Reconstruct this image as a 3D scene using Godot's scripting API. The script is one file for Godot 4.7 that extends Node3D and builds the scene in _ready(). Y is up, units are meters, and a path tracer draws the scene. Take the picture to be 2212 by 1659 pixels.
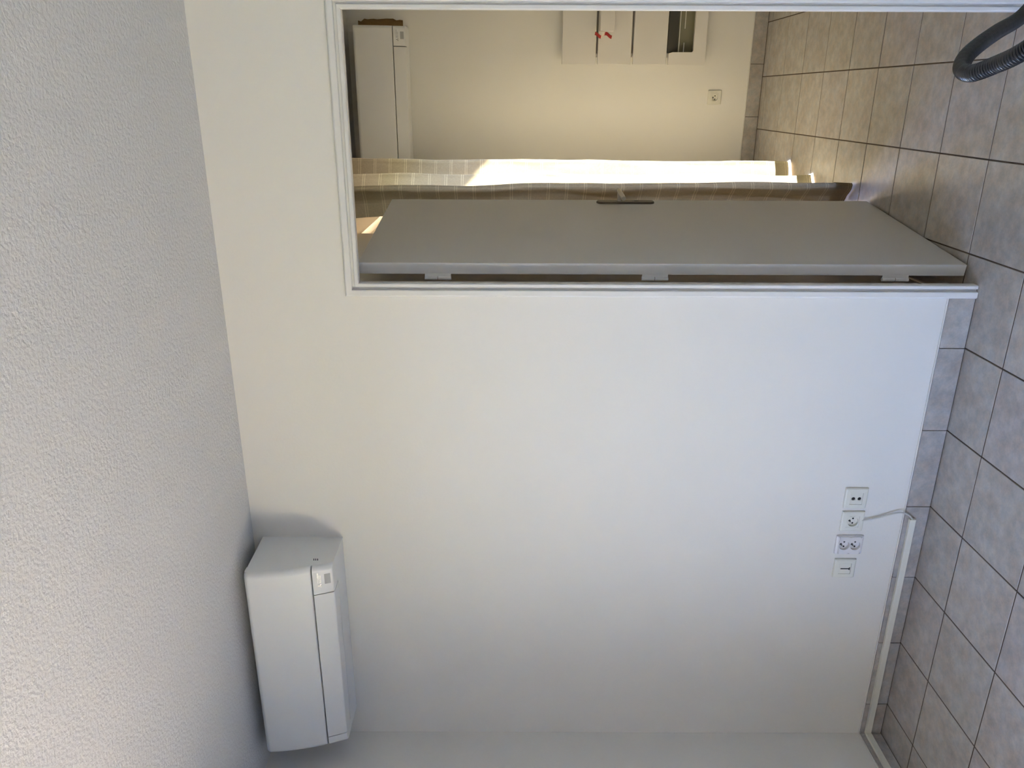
extends Node3D
# A bare room seen through a camera held sideways: partition wall with an open doorway, a second room behind it.
# World: y up, metres. The partition's room face is z = 0, the camera's room is z > 0, the far room z < 0.

const CAM := Vector3(0, 1.5414, 2.507)
const YAW := 0.35662
const PITCH := -0.00133
const ROLL := 0.0036
const T := 0.305            # tile pitch
const TX := -0.1867         # one joint across x
const TZ := -1.9166         # one joint across z
const H1 := 2.5017
const H2 := 2.535
const XL := -2.478          # left wall
const XR := 2.4
const ZB := 5.0
const X2 := -0.62           # far room, left wall
const X2R := 2.1
const Z2 := -2.613          # far room, end wall
const WA := 1.8             # French window of the near room, from z to z
const WB := 3.6
const TH := 0.075           # partition thickness

var M := {}

# ---------------------------------------------------------------- helpers
func st() -> SurfaceTool:
	var s := SurfaceTool.new()
	s.begin(Mesh.PRIMITIVE_TRIANGLES)
	return s

func tri(s: SurfaceTool, a: Vector3, b: Vector3, c: Vector3, na: Vector3, nb: Vector3, nc: Vector3, ua := Vector2.ZERO, ub := Vector2.ZERO, uc := Vector2.ZERO) -> void:
	if (a - c).cross(a - b).dot(na + nb + nc) < 0.0:
		var t := b; b = c; c = t
		t = nb; nb = nc; nc = t
		var w := ub; ub = uc; uc = w
	s.set_normal(na); s.set_uv(ua); s.add_vertex(a)
	s.set_normal(nb); s.set_uv(ub); s.add_vertex(b)
	s.set_normal(nc); s.set_uv(uc); s.add_vertex(c)

func quad(s: SurfaceTool, a: Vector3, b: Vector3, c: Vector3, d: Vector3, n: Vector3) -> void:
	tri(s, a, b, c, n, n, n)
	tri(s, a, c, d, n, n, n)

func quadn(s: SurfaceTool, a: Vector3, b: Vector3, c: Vector3, d: Vector3, na: Vector3, nb: Vector3, nc: Vector3, nd: Vector3) -> void:
	tri(s, a, b, c, na, nb, nc)
	tri(s, a, c, d, na, nc, nd)

# box from corner lo to corner hi with chamfer r, placed by xf
func box(s: SurfaceTool, lo: Vector3, hi: Vector3, r := 0.0, xf := Transform3D()) -> void:
	var c := (lo + hi) / 2.0
	var e := (hi - lo) / 2.0
	r = minf(r, minf(e.x, minf(e.y, e.z)) * 0.98)
	for ax in 3:
		for sg in [-1.0, 1.0]:
			var n := Vector3.ZERO; n[ax] = sg
			var u := (ax + 1) % 3
			var v := (ax + 2) % 3
			var p := []
			for q in [[-1, -1], [1, -1], [1, 1], [-1, 1]]:
				var w := c
				w[ax] += sg * e[ax]; w[u] += q[0] * (e[u] - r); w[v] += q[1] * (e[v] - r)
				p.append(xf * w)
			quad(s, p[0], p[1], p[2], p[3], (xf.basis * n).normalized())
	if r <= 0.0:
		return
	for ax in 3:
		var u := (ax + 1) % 3
		var v := (ax + 2) % 3
		for su in [-1.0, 1.0]:
			for sv in [-1.0, 1.0]:
				var nu := Vector3.ZERO; nu[u] = su
				var nv := Vector3.ZERO; nv[v] = sv
				var p := []
				for k in 4:
					var w := c
					w[ax] += (-1.0 if k in [0, 3] else 1.0) * (e[ax] - r)
					w[u] += su * (e[u] if k < 2 else e[u] - r)
					w[v] += sv * (e[v] - r if k < 2 else e[v])
					p.append(xf * w)
				var a := (xf.basis * nu).normalized()
				var b := (xf.basis * nv).normalized()
				quadn(s, p[0], p[1], p[2], p[3], a, a, b, b)
	for sx in [-1.0, 1.0]:
		for sy in [-1.0, 1.0]:
			for sz in [-1.0, 1.0]:
				var d := Vector3(sx, sy, sz)
				var p := []
				var nn := []
				for k in 3:
					var w := c
					for j in 3:
						w[j] += d[j] * (e[j] if j == k else e[j] - r)
					p.append(xf * w)
					var n := Vector3.ZERO; n[k] = d[k]
					nn.append((xf.basis * n).normalized())
				tri(s, p[0], p[1], p[2], nn[0], nn[1], nn[2])

# inset of a closed polygon (counter-clockwise) by d, corner by corner
func inset(pts: PackedVector2Array, d: float) -> PackedVector2Array:
	var o := PackedVector2Array()
	var n := pts.size()
	for i in n:
		var a := (pts[i] - pts[(i + n - 1) % n]).normalized()
		var b := (pts[(i + 1) % n] - pts[i]).normalized()
		var na := Vector2(-a.y, a.x)
		var nb := Vector2(-b.y, b.x)
		var m := (na + nb).normalized()
		o.append(pts[i] + m * d / maxf(0.35, m.dot(na)))
	return o

# polygon in the (u, v) plane extruded by depth along w = u x v, chamfered at the front
func prism(s: SurfaceTool, pts: PackedVector2Array, o: Vector3, u: Vector3, v: Vector3, depth: float, bev := 0.0, back := true) -> void:
	if Geometry2D.is_polygon_clockwise(pts):
		pts = pts.duplicate(); pts.reverse()
	var w := u.cross(v).normalized()
	var n := pts.size()
	var ins := inset(pts, bev) if bev > 0.0 else pts
	for i in n:
		var j := (i + 1) % n
		var e := pts[j] - pts[i]
		var en := (u * e.y - v * e.x).normalized()
		var a := o + u * pts[i].x + v * pts[i].y
		var b := o + u * pts[j].x + v * pts[j].y
		quad(s, a, b, b + w * (depth - bev), a + w * (depth - bev), en)
		if bev > 0.0:
			var c := o + u * ins[j].x + v * ins[j].y + w * depth
			var d := o + u * ins[i].x + v * ins[i].y + w * depth
			quadn(s, a + w * (depth - bev), b + w * (depth - bev), c, d, en, en, (en + w).normalized(), (en + w).normalized())
	var t := Geometry2D.triangulate_polygon(ins)
	for k in range(0, t.size(), 3):
		var p := []
		for m in 3:
			p.append(o + u * ins[t[k + m]].x + v * ins[t[k + m]].y + w * depth)
		tri(s, p[0], p[1], p[2], w, w, w)
	if back:
		t = Geometry2D.triangulate_polygon(pts)
		for k in range(0, t.size(), 3):
			var p := []
			for m in 3:
				p.append(o + u * pts[t[k + m]].x + v * pts[t[k + m]].y)
			tri(s, p[0], p[1], p[2], -w, -w, -w)

func rrect(w: float, h: float, r: float, n := 4) -> PackedVector2Array:
	var o := PackedVector2Array()
	for k in 4:
		var c: Vector2 = Vector2(w / 2 - r, h / 2 - r) * [Vector2(1, 1), Vector2(-1, 1), Vector2(-1, -1), Vector2(1, -1)][k]
		for i in n + 1:
			var a := (k + float(i) / n) * PI / 2
			o.append(c + Vector2(cos(a), sin(a)) * r)
	return o

# swept tube; rad is a Callable(arc length) -> radius
func tube(s: SurfaceTool, pts: PackedVector3Array, rad: Callable, sides := 12, caps := true) -> void:
	var t0 := (pts[1] - pts[0]).normalized()
	var nx := t0.cross(Vector3(0.31, 0.93, 0.17)).normalized()
	var rows := []
	var len := 0.0
	for i in pts.size():
		var tg := (pts[mini(i + 1, pts.size() - 1)] - pts[maxi(i - 1, 0)]).normalized()
		if i > 0:
			len += pts[i].distance_to(pts[i - 1])
		nx = (nx - tg * nx.dot(tg)).normalized()
		var ny := tg.cross(nx)
		var r: float = rad.call(len)
		var dr: float = (rad.call(len + 0.0005) - rad.call(len - 0.0005)) / 0.001
		var row := []
		for k in sides:
			var a := TAU * k / sides
			var d := nx * cos(a) + ny * sin(a)
			row.append([pts[i] + d * r, (d - tg * dr).normalized()])
		rows.append(row)
	for i in rows.size() - 1:
		for k in sides:
			var a = rows[i][k]; var b = rows[i][(k + 1) % sides]; var c = rows[i + 1][(k + 1) % sides]; var d = rows[i + 1][k]
			quadn(s, a[0], b[0], c[0], d[0], a[1], b[1], c[1], d[1])
	if caps:
		for e in [0, rows.size() - 1]:
			var n := t0 * -1.0 if e == 0 else (pts[pts.size() - 1] - pts[pts.size() - 2]).normalized()
			for k in range(1, sides - 1):
				tri(s, rows[e][0][0], rows[e][k][0], rows[e][k + 1][0], n, n, n)

func smooth(ctrl: Array, per := 12) -> PackedVector3Array:
	var o := PackedVector3Array()
	var n := ctrl.size()
	for i in n - 1:
		var a: Vector3 = ctrl[maxi(i - 1, 0)]
		var b: Vector3 = ctrl[i]
		var c: Vector3 = ctrl[i + 1]
		var d: Vector3 = ctrl[mini(i + 2, n - 1)]
		for k in per:
			o.append(b.cubic_interpolate(c, a, d, float(k) / per))
	o.append(ctrl[n - 1])
	return o

func resample(p: PackedVector3Array, step: float) -> PackedVector3Array:
	var c := Curve3D.new()
	c.bake_interval = 0.002
	for q in p:
		c.add_point(q)
	var L := c.get_baked_length()
	var o := PackedVector3Array()
	var n := int(L / step)
	for i in n + 1:
		o.append(c.sample_baked(L * i / n, true))
	return o

func cyl(s: SurfaceTool, a: Vector3, b: Vector3, r: float, sides := 20) -> void:
	tube(s, PackedVector3Array([a, b]), func(_l): return r, sides)

func obj(called: String, s: SurfaceTool, m: Material, parent: Node = self) -> MeshInstance3D:
	var o := MeshInstance3D.new()
	o.name = called
	o.mesh = s.commit()
	o.material_override = m
	parent.add_child(o, true)
	return o

func thing(called: String, at: Vector3, label: String, category: String, group := "") -> Node3D:
	var o := Node3D.new()
	o.name = called
	o.position = at
	add_child(o, true)
	return tag(o, label, category, group)

func tag(o: Node3D, label: String, category: String, group := "") -> Node3D:
	o.set_meta("label", label)
	o.set_meta("category", category)
	if group:
		o.set_meta("group", group)
	return o

func struct(o: Node3D, label: String) -> Node3D:
	o.set_meta("kind", "structure")
	o.set_meta("label", label)
	return o

func root_struct(called: String, label: String) -> Node3D:
	var o := Node3D.new()
	o.name = called
	add_child(o, true)
	return struct(o, label)

# ---------------------------------------------------------------- materials
func noise_img(w: int, freq: float, oct: int, seed_: int, kind := FastNoiseLite.TYPE_SIMPLEX_SMOOTH, gain := 0.5) -> Image:
	var n := FastNoiseLite.new()
	n.noise_type = kind
	n.frequency = freq
	n.fractal_octaves = oct
	n.fractal_gain = gain
	n.seed = seed_
	return n.get_seamless_image(w, w)

func mat(c: Color, rough := 0.6, spec := 0.5, metal := 0.0) -> StandardMaterial3D:
	var m := StandardMaterial3D.new()
	m.albedo_color = c
	m.roughness = rough
	m.metallic_specular = spec
	m.metallic = metal
	return m

func relief(m: StandardMaterial3D, im: Image, scale: float, cm: float) -> void:
	m.uv1_triplanar = true
	m.uv1_world_triplanar = true
	m.uv1_scale = Vector3.ONE * scale
	m.heightmap_enabled = true
	m.heightmap_scale = cm
	m.heightmap_texture = ImageTexture.create_from_image(im)

func tile_image() -> Image:
	var a := noise_img(512, 0.012, 5, 11, FastNoiseLite.TYPE_SIMPLEX_SMOOTH, 0.6)
	var b := noise_img(512, 0.035, 4, 23, FastNoiseLite.TYPE_SIMPLEX_SMOOTH, 0.6)
	var f := noise_img(512, 0.16, 3, 31)
	var im := Image.create(512, 512, false, Image.FORMAT_RGB8)
	for y in 512:
		for x in 512:
			var p := a.get_pixel(x, y).r
			var q := b.get_pixel(x, y).r
			var g := f.get_pixel(x, y).r
			var v := 0.9 + (p - 0.5) * 0.16 + (q - 0.5) * 0.11 + (g - 0.5) * 0.05
			var warm := (q - p) * 0.05
			im.set_pixel(x, y, Color(clampf(v + warm, 0, 1), clampf(v, 0, 1), clampf(v - warm, 0, 1)))
	return im

func cloth_image() -> Image:
	# 256 x 512: u along the cloth (0.5 m), v upwards (0.5 m); double woven stripes every 9 cm and thread slubs
	var sl := noise_img(512, 0.05, 3, 77)
	var im := Image.create(512, 512, false, Image.FORMAT_RGB8)
	for y in 512:
		for x in 512:
			var v := 0.78 + (sl.get_pixel(x, (y * 9) % 512).r - 0.5) * 0.09 + (sl.get_pixel((x * 9) % 512, y).r - 0.5) * 0.09
			var my := fmod(y / 512.0 * 0.5, 0.0833)
			if absf(my - 0.035) < 0.0017 or absf(my - 0.045) < 0.0017:
				v += 0.15
			var mx := fmod(x / 512.0 * 0.5, 0.0833)
			if absf(mx - 0.035) < 0.001 or absf(mx - 0.045) < 0.001:
				v += 0.05
			v = clampf(v, 0, 1)
			im.set_pixel(x, y, Color(v, v * 0.985, v * 0.96))
	return im

func make_materials() -> void:
	var fine := noise_img(512, 0.06, 3, 5)
	M.wall = mat(Color(0.91, 0.9, 0.875), 0.55, 0.4)
	relief(M.wall, fine, 2.2, 0.02)
	M.wall2 = mat(Color(0.93, 0.925, 0.905), 0.6, 0.4)
	relief(M.wall2, fine, 2.2, 0.02)
	M.ceil = mat(Color(0.87, 0.868, 0.86), 0.85, 0.3)
	var rough := noise_img(1024, 0.028, 4, 9, FastNoiseLite.TYPE_SIMPLEX_SMOOTH, 0.55)
	relief(M.ceil, rough, 2.3, 0.2)
	M.ceil2 = mat(Color(0.92, 0.918, 0.91), 0.85, 0.3)
	relief(M.ceil2, rough, 2.3, 0.2)
	M.render = mat(Color(0.82, 0.79, 0.73), 0.9, 0.3)
	M.ground = mat(Color(0.74, 0.7, 0.635), 0.9, 0.3)
	M.grass = mat(Color(0.42, 0.5, 0.28), 0.95, 0.2)
	M.bark = mat(Color(0.36, 0.29, 0.22), 0.9, 0.2)
	M.leaf = mat(Color(0.34, 0.47, 0.2), 0.6, 0.4)
	M.leaf.backlight_enabled = true
	M.leaf.backlight = Color(0.5, 0.6, 0.3)
	M.roof = mat(Color(0.62, 0.42, 0.34), 0.9, 0.3)
	M.grout = mat(Color(0.36, 0.32, 0.28), 0.9, 0.3)
	M.tiles = []
	var ti := ImageTexture.create_from_image(tile_image())
	for k in 4:
		var m := mat([Color(0.775, 0.757, 0.735), Color(0.76, 0.742, 0.725), Color(0.79, 0.768, 0.745), Color(0.77, 0.747, 0.735)][k], 0.34, 0.5)
		m.albedo_texture = ti
		m.uv1_triplanar = true
		m.uv1_world_triplanar = true
		m.uv1_scale = Vector3.ONE * 1.3
		m.uv1_offset = Vector3(0.31, 0.17, 0.57) * k
		M.tiles.append(m)
	M.frame = mat(Color(0.9, 0.895, 0.88), 0.42, 0.5)
	M.door = mat(Color(0.85, 0.845, 0.83), 0.45, 0.5)
	M.upvc = mat(Color(0.93, 0.93, 0.93), 0.3, 0.5)
	M.glass = mat(Color(1, 1, 1, 0.06), 0.02, 0.5)
	M.glass.transparency = BaseMaterial3D.TRANSPARENCY_ALPHA
	M.ac = mat(Color(0.9, 0.905, 0.905), 0.3, 0.5)
	M.display = mat(Color(0.66, 0.67, 0.68), 0.25, 0.5)
	M.silver = mat(Color(0.86, 0.87, 0.88), 0.25, 0.5, 0.9)
	M.black = mat(Color(0.03, 0.03, 0.03), 0.5, 0.4)
	M.ivory = mat(Color(0.9, 0.895, 0.85), 0.35, 0.5)
	M.white = mat(Color(0.9, 0.89, 0.89), 0.35, 0.5)
	M.cable = mat(Color(0.8, 0.795, 0.77), 0.45, 0.5)
	M.brass = mat(Color(0.6, 0.58, 0.54), 0.35, 0.5, 0.9)
	M.plate = mat(Color(0.4, 0.37, 0.32), 0.38, 0.5, 0.7)
	M.steel = mat(Color(0.72, 0.71, 0.68), 0.28, 0.5, 0.9)
	M.plaster = mat(Color(0.66, 0.55, 0.38), 0.95, 0.2)
	relief(M.plaster, rough, 4.0, 0.3)
	M.rad = mat(Color(0.9, 0.89, 0.87), 0.35, 0.5)
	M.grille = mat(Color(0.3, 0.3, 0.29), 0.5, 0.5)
	M.cavity = mat(Color(0.55, 0.54, 0.46), 0.7, 0.3)
	M.red = mat(Color(0.62, 0.07, 0.1), 0.45, 0.5)
	M.paper = mat(Color(0.9, 0.86, 0.8), 0.6, 0.4)
	M.hose = mat(Color(0.13, 0.135, 0.15), 0.24, 0.6)
	M.cuff = mat(Color(0.1, 0.1, 0.105), 0.45, 0.5)
	M.cloth = mat(Color(0.81, 0.72, 0.57), 0.9, 0.2)
	M.cloth.albedo_texture = ImageTexture.create_from_image(cloth_image())
	M.cloth.backlight_enabled = true
	M.cloth.backlight = Color(0.755, 0.855, 1.0)   # the open weave lets daylight through unchanged
	M.cloth.cull_mode = BaseMaterial3D.CULL_DISABLED

# ---------------------------------------------------------------- setting
func build_camera() -> void:
	var f0 := Vector3(-sin(YAW), 0, -cos(YAW))
	var r0 := Vector3(cos(YAW), 0, -sin(YAW))
	var f := f0 * cos(PITCH) + Vector3.UP * sin(PITCH)
	var u := Vector3.UP * cos(PITCH) - f0 * sin(PITCH)
	var r := r0 * cos(ROLL) + u * sin(ROLL)
	var up := u * cos(ROLL) - r0 * sin(ROLL)
	var cam := Camera3D.new()
	cam.name = "camera"
	cam.transform = Transform3D(Basis(-up, r, -f), CAM)   # held sideways: the picture's right is the room's down
	cam.fov = rad_to_deg(2.0 * atan(829.5 / 1668.96))
	cam.near = 0.05
	cam.far = 200.0
	cam.current = true
	add_child(cam)

func build_light() -> void:
	var e := Environment.new()
	var sky := Sky.new()
	var sm := ProceduralSkyMaterial.new()
	sm.sky_top_color = Color(0.42, 0.56, 0.82)
	sm.sky_horizon_color = Color(0.84, 0.91, 0.99)
	sm.sky_curve = 0.15
	sm.ground_bottom_color = Color(0.5, 0.48, 0.44)
	sm.ground_horizon_color = Color(0.62, 0.64, 0.62)
	sm.sun_angle_max = 6.0
	sky.sky_material = sm
	e.background_mode = Environment.BG_SKY
	e.sky = sky
	e.background_energy_multiplier = 1.1
	e.tonemap_mode = Environment.TONE_MAPPER_LINEAR
	e.tonemap_exposure = 23.4
	e.sdfgi_enabled = true
	e.ssao_enabled = true
	e.ssil_enabled = true
	var we := WorldEnvironment.new()
	we.name = "environment"
	we.environment = e
	add_child(we)
	var sun := DirectionalLight3D.new()
	sun.name = "sun"
	sun.light_color = Color(1.0, 0.93, 0.82)
	sun.light_energy = 1.95
	sun.light_angular_distance = 1.5
	sun.shadow_enabled = true
	add_child(sun)
	sun.look_at_from_position(Vector3.ZERO, Vector3(0.62, -0.68, 0.0), Vector3.UP)

func build_shell() -> void:
	# partition with the doorway
	var s := st()
	box(s, Vector3(XL - 0.25, 0, -0.25), Vector3(X2 - 0.25, H1, 0))
	box(s, Vector3(X2 - 0.25, 0, -TH), Vector3(-0.60, H1 + 0.04, 0))
	box(s, Vector3(0.257, 0, -TH), Vector3(X2R + 0.2, H1 + 0.04, 0))
	box(s, Vector3(-0.60, 2.062, -TH), Vector3(0.257, H1 + 0.04, 0))
	struct(obj("wall_back", s, M.wall), "smooth white painted partition wall with the open doorway")
	# left wall with a French window behind the camera's view
	s = st()
	box(s, Vector3(XL - 0.25, 0, 0), Vector3(XL, H1, WA))
	box(s, Vector3(XL - 0.25, 0, WB), Vector3(XL, H1, ZB + 0.2))
	box(s, Vector3(XL - 0.25, 2.15, WA), Vector3(XL, H1, WB))
	struct(obj("wall_left", s, M.wall), "smooth white side wall meeting the partition beside the air conditioner")
	s = st()
	box(s, Vector3(XR, 0, 0), Vector3(XR + 0.2, H1, ZB + 0.2))
	struct(obj("wall_right", s, M.wall), "plain white side wall across from the window")
	s = st()
	box(s, Vector3(XL, 0, ZB), Vector3(XR, H1, ZB + 0.2))
	struct(obj("wall_front", s, M.wall), "plain white wall across from the doorway")
	s = st()
	box(s, Vector3(XL - 0.25, H1, 0), Vector3(XR + 0.2, H1 + 0.12, ZB + 0.2))
	struct(obj("ceiling", s, M.ceil), "white ceiling with rough stippled plaster")
	# far room
	var far := CSGCombiner3D.new()
	far.name = "wall_far"
	add_child(far)
	var cb := CSGBox3D.new()
	cb.name = "slab"
	cb.size = Vector3(X2R + 0.2 + 0.87, H2, 0.2)
	cb.position = Vector3((X2R + 0.2 - 0.87) / 2, H2 / 2, Z2 - 0.1)
	cb.material = M.wall2
	far.add_child(cb)
	var hole := CSGPolygon3D.new()
	hole.name = "cut"
	hole.operation = CSGShape3D.OPERATION_SUBTRACTION
	var rng := RandomNumberGenerator.new()
	rng.seed = 4
	var hp := PackedVector2Array([Vector2(0.30, 2.2), Vector2(0.30, 2.47)])
	for k in 15:
		var t := k / 14.0
		var edge := 0.432 + rng.randf_range(-0.004, 0.004) - (0.012 if t < 0.12 else 0.0) - (0.01 * (t - 0.75) / 0.25 if t > 0.75 else 0.0)
		hp.append(Vector2(edge, lerpf(2.47, 2.2, t)))
	hole.polygon = hp
	hole.depth = 0.03
	hole.position = Vector3(0, 0, Z2 + 0.02)
	hole.material = M.plaster
	far.add_child(hole)
	struct(far, "cream white end wall of the far room with a ragged hole beside its air conditioner")
	s = st()
	box(s, Vector3(X2 - 0.25, 0, -1.22), Vector3(X2, H2, -TH))
	box(s, Vector3(X2 - 0.25, 2.285, Z2), Vector3(X2 - 0.02, H2, -1.22))
	box(s, Vector3(X2 - 0.25, 0, Z2), Vector3(X2 - 0.02, 2.285, -2.3))
	struct(obj("wall_far_left", s, M.wall2), "cream side wall of the far room with the window recess behind the curtain")
	s = st()
	box(s, Vector3(X2R, 0, Z2), Vector3(X2R + 0.2, H2, -TH))
	struct(obj("wall_far_right", s, M.wall2), "plain cream side wall of the far room")
	s = st()
	box(s, Vector3(X2 - 0.25, H2, Z2 - 0.2), Vector3(X2R + 0.2, H2 + 0.1, 0))
	struct(obj("ceiling", s, M.ceil2), "white ceiling of the far room above the doorway")
	# roof slab with small eaves, and the ground outside
	s = st()
	box(s, Vector3(XL - 0.6, H1 + 0.14, -0.5), Vector3(XR + 0.5, H1 + 0.3, ZB + 0.5))
	box(s, Vector3(X2 - 0.6, H1 + 0.14, Z2 - 0.5), Vector3(X2R + 0.5, H1 + 0.3, -0.5))
	struct(obj("roof", s, M.roof), "flat roof slab over both rooms")
	s = st()
	box(s, Vector3(-30, -0.35, -30), Vector3(30, -0.15, 30))
	struct(obj("lawn", s, M.grass), "lawn around the house")
	s = st()
	box(s, Vector3(-7.5, -0.15, -7), Vector3(XL - 0.25, -0.04, 8))
	box(s, Vector3(XL - 0.25, -0.15, -7), Vector3(X2 - 0.25, -0.04, -0.25))
	struct(obj("terrace", s, M.ground), "pale paved terrace outside the windows")

func build_shade_tree() -> void:
	# added out of view to keep direct sun off the near room's window
	var t := thing("added_shade_tree", Vector3(-8.6, -0.15, 2.7), "added leafy tree out of view that shades the near room window", "tree")
	var s := st()
	tube(s, smooth([Vector3(0, 0, 0), Vector3(0.06, 1.2, 0.04), Vector3(-0.03, 4.2, 0.0), Vector3(0.02, 8.0, 0.05)], 6), func(l): return 0.2 - 0.018 * l, 12)
	for k in 6:
		var a := TAU * k / 6.0
		var d := Vector3(cos(a), 0.6, sin(a))
		tube(s, smooth([Vector3(0, 5.9 + 0.25 * k, 0), Vector3(0, 6.2 + 0.25 * k, 0) + d * 0.4, Vector3(0, 6.3 + 0.25 * k, 0) + d * 0.95], 5), func(l): return 0.06 - 0.022 * l, 8)
	obj("trunk", s, M.bark, t)
	var rng := RandomNumberGenerator.new()
	rng.seed = 12
	s = st()
	for k in 6000:
		var v := Vector3(rng.randfn(), rng.randfn(), rng.randfn()).normalized() * pow(rng.randf(), 0.4)
		var c := Vector3(0, 7.85, 0) + v * Vector3(1.45, 1.4, 1.45)
		var u := Vector3(rng.randfn(), rng.randfn(), rng.randfn()).normalized()
		var w := u.cross(Vector3(rng.randfn(), rng.randfn(), rng.randfn())).normalized()
		var e := rng.randf_range(0.06, 0.11)
		quad(s, c - u * e, c - w * e * 0.45, c + u * e, c + w * e * 0.45, u.cross(w))
	var fo := obj("foliage", s, M.leaf, t)
	fo.set_meta("kind", "stuff")

func window_leafs(w: Node3D, x: float, z0: float, z1: float, top: float, low := 0.0, t := 0.06) -> void:
	# fixed frame and two glazed leaves in a wall across x
	var s := st()
	box(s, Vector3(x - t, low, z0), Vector3(x, low + 0.06, z1), 0.004)
	box(s, Vector3(x - t, top - 0.06, z0), Vector3(x, top, z1), 0.004)
	box(s, Vector3(x - t, low + 0.06, z0), Vector3(x, top - 0.06, z0 + 0.06), 0.004)
	box(s, Vector3(x - t, low + 0.06, z1 - 0.06), Vector3(x, top - 0.06, z1), 0.004)
	obj("window_frame", s, M.upvc, w)
	var mid := (z0 + z1) / 2
	for k in 2:
		var a := z0 + 0.06 if k == 0 else mid
		var b := mid if k == 0 else z1 - 0.06
		s = st()
		var f := 0.07
		box(s, Vector3(x - t + 0.006, low + 0.06, a), Vector3(x - 0.006, low + 0.06 + f, b), 0.004)
		box(s, Vector3(x - t + 0.006, top - 0.06 - f, a), Vector3(x - 0.006, top - 0.06, b), 0.004)
		box(s, Vector3(x - t + 0.006, low + 0.06 + f, a), Vector3(x - 0.006, top - 0.06 - f, a + f), 0.004)
		box(s, Vector3(x - t + 0.006, low + 0.06 + f, b - f), Vector3(x - 0.006, top - 0.06 - f, b), 0.004)
		var l := obj("sash", s, M.upvc, w)
		s = st()
		quad(s, Vector3(x - t / 2, low + 0.06 + f, a + f), Vector3(x - t / 2, top - 0.06 - f, a + f), Vector3(x - t / 2, top - 0.06 - f, b - f), Vector3(x - t / 2, low + 0.06 + f, b - f), Vector3(1, 0, 0))
		obj("pane", s, M.glass, l)

func build_windows() -> void:
	var w := root_struct("window_1", "white French window in the side wall")
	window_leafs(w, XL - 0.08, WA, WB, 2.15)
	w = root_struct("window_2", "white French window behind the beige curtain")
	window_leafs(w, X2 - 0.06, -2.3, -1.22, 2.285)

func build_floor() -> void:
	var fl := root_struct("floor", "beige grey ceramic floor tiles with dark joints, running through the doorway")
	var s := st()
	box(s, Vector3(XL - 0.25, -0.12, -0.0), Vector3(XR + 0.2, -0.0016, ZB + 0.2))
	box(s, Vector3(X2 - 0.25, -0.12, Z2 - 0.2), Vector3(X2R + 0.2, -0.0016, 0.0))
	obj("grout_bed", s, M.grout, fl)
	var rng := RandomNumberGenerator.new()
	rng.seed = 21
	var cache := {}
	var beyond := st()
	for i in range(-9, 9):
		for j in range(-4, 24):
			var x0 := TX + i * T + 0.0025
			var x1 := TX + (i + 1) * T - 0.0025
			var z0 := TZ + j * T + 0.0025
			var z1 := TZ + (j + 1) * T - 0.0025
			if z1 <= 0.0 or (z0 < 0.0 and x1 > -0.6):
				x0 = maxf(x0, X2 - 0.2 if z1 > 0.0 else X2 - 0.03); x1 = minf(x1, X2R)
				z0 = maxf(z0, Z2)
			else:
				x0 = maxf(x0, XL); x1 = minf(x1, XR)
				z0 = maxf(z0, 0.0); z1 = minf(z1, ZB)
			if x1 - x0 < 0.02 or z1 - z0 < 0.02 or (z1 <= 0.0 and x0 > X2R - 0.02):
				continue
			var key := "%d_%d" % [roundi((x1 - x0) * 2000), roundi((z1 - z0) * 2000)]
			if not cache.has(key):
				var t := st()
				var w := x1 - x0
				var d := z1 - z0
				var b := 0.0012
				var q := [Vector3(0, -b, 0), Vector3(w, -b, 0), Vector3(w, -b, d), Vector3(0, -b, d)]
				var u := [Vector3(b, 0, b), Vector3(w - b, 0, b), Vector3(w - b, 0, d - b), Vector3(b, 0, d - b)]
				quad(t, u[0], u[1], u[2], u[3], Vector3.UP)
				for k in 4:
					var n: Vector3 = [Vector3(0, 0, -1), Vector3(1, 0, 0), Vector3(0, 0, 1), Vector3(-1, 0, 0)][k]
					var k2 := (k + 1) % 4
					quad(t, q[k], q[k2], u[k2], u[k], (n + Vector3.UP).normalized())
					quad(t, q[k] + Vector3(0, -0.008, 0), q[k2] + Vector3(0, -0.008, 0), q[k2], q[k], n)
				cache[key] = t.commit()
			if z0 > 1.75 or x0 > 1.6:      # behind the camera or far aside: joined
				beyond.append_from(cache[key], 0, Transform3D(Basis(), Vector3(x0, 0, z0)))
				continue
			var o := MeshInstance3D.new()
			o.name = "tile"
			o.mesh = cache[key]
			o.material_override = M.tiles[rng.randi() % 4]
			o.position = Vector3(x0, rng.randf_range(-0.0003, 0.0003), z0)
			fl.add_child(o, true)
	obj("tiles_beyond", beyond, M.tiles[0], fl).set_meta("kind", "stuff")

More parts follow.
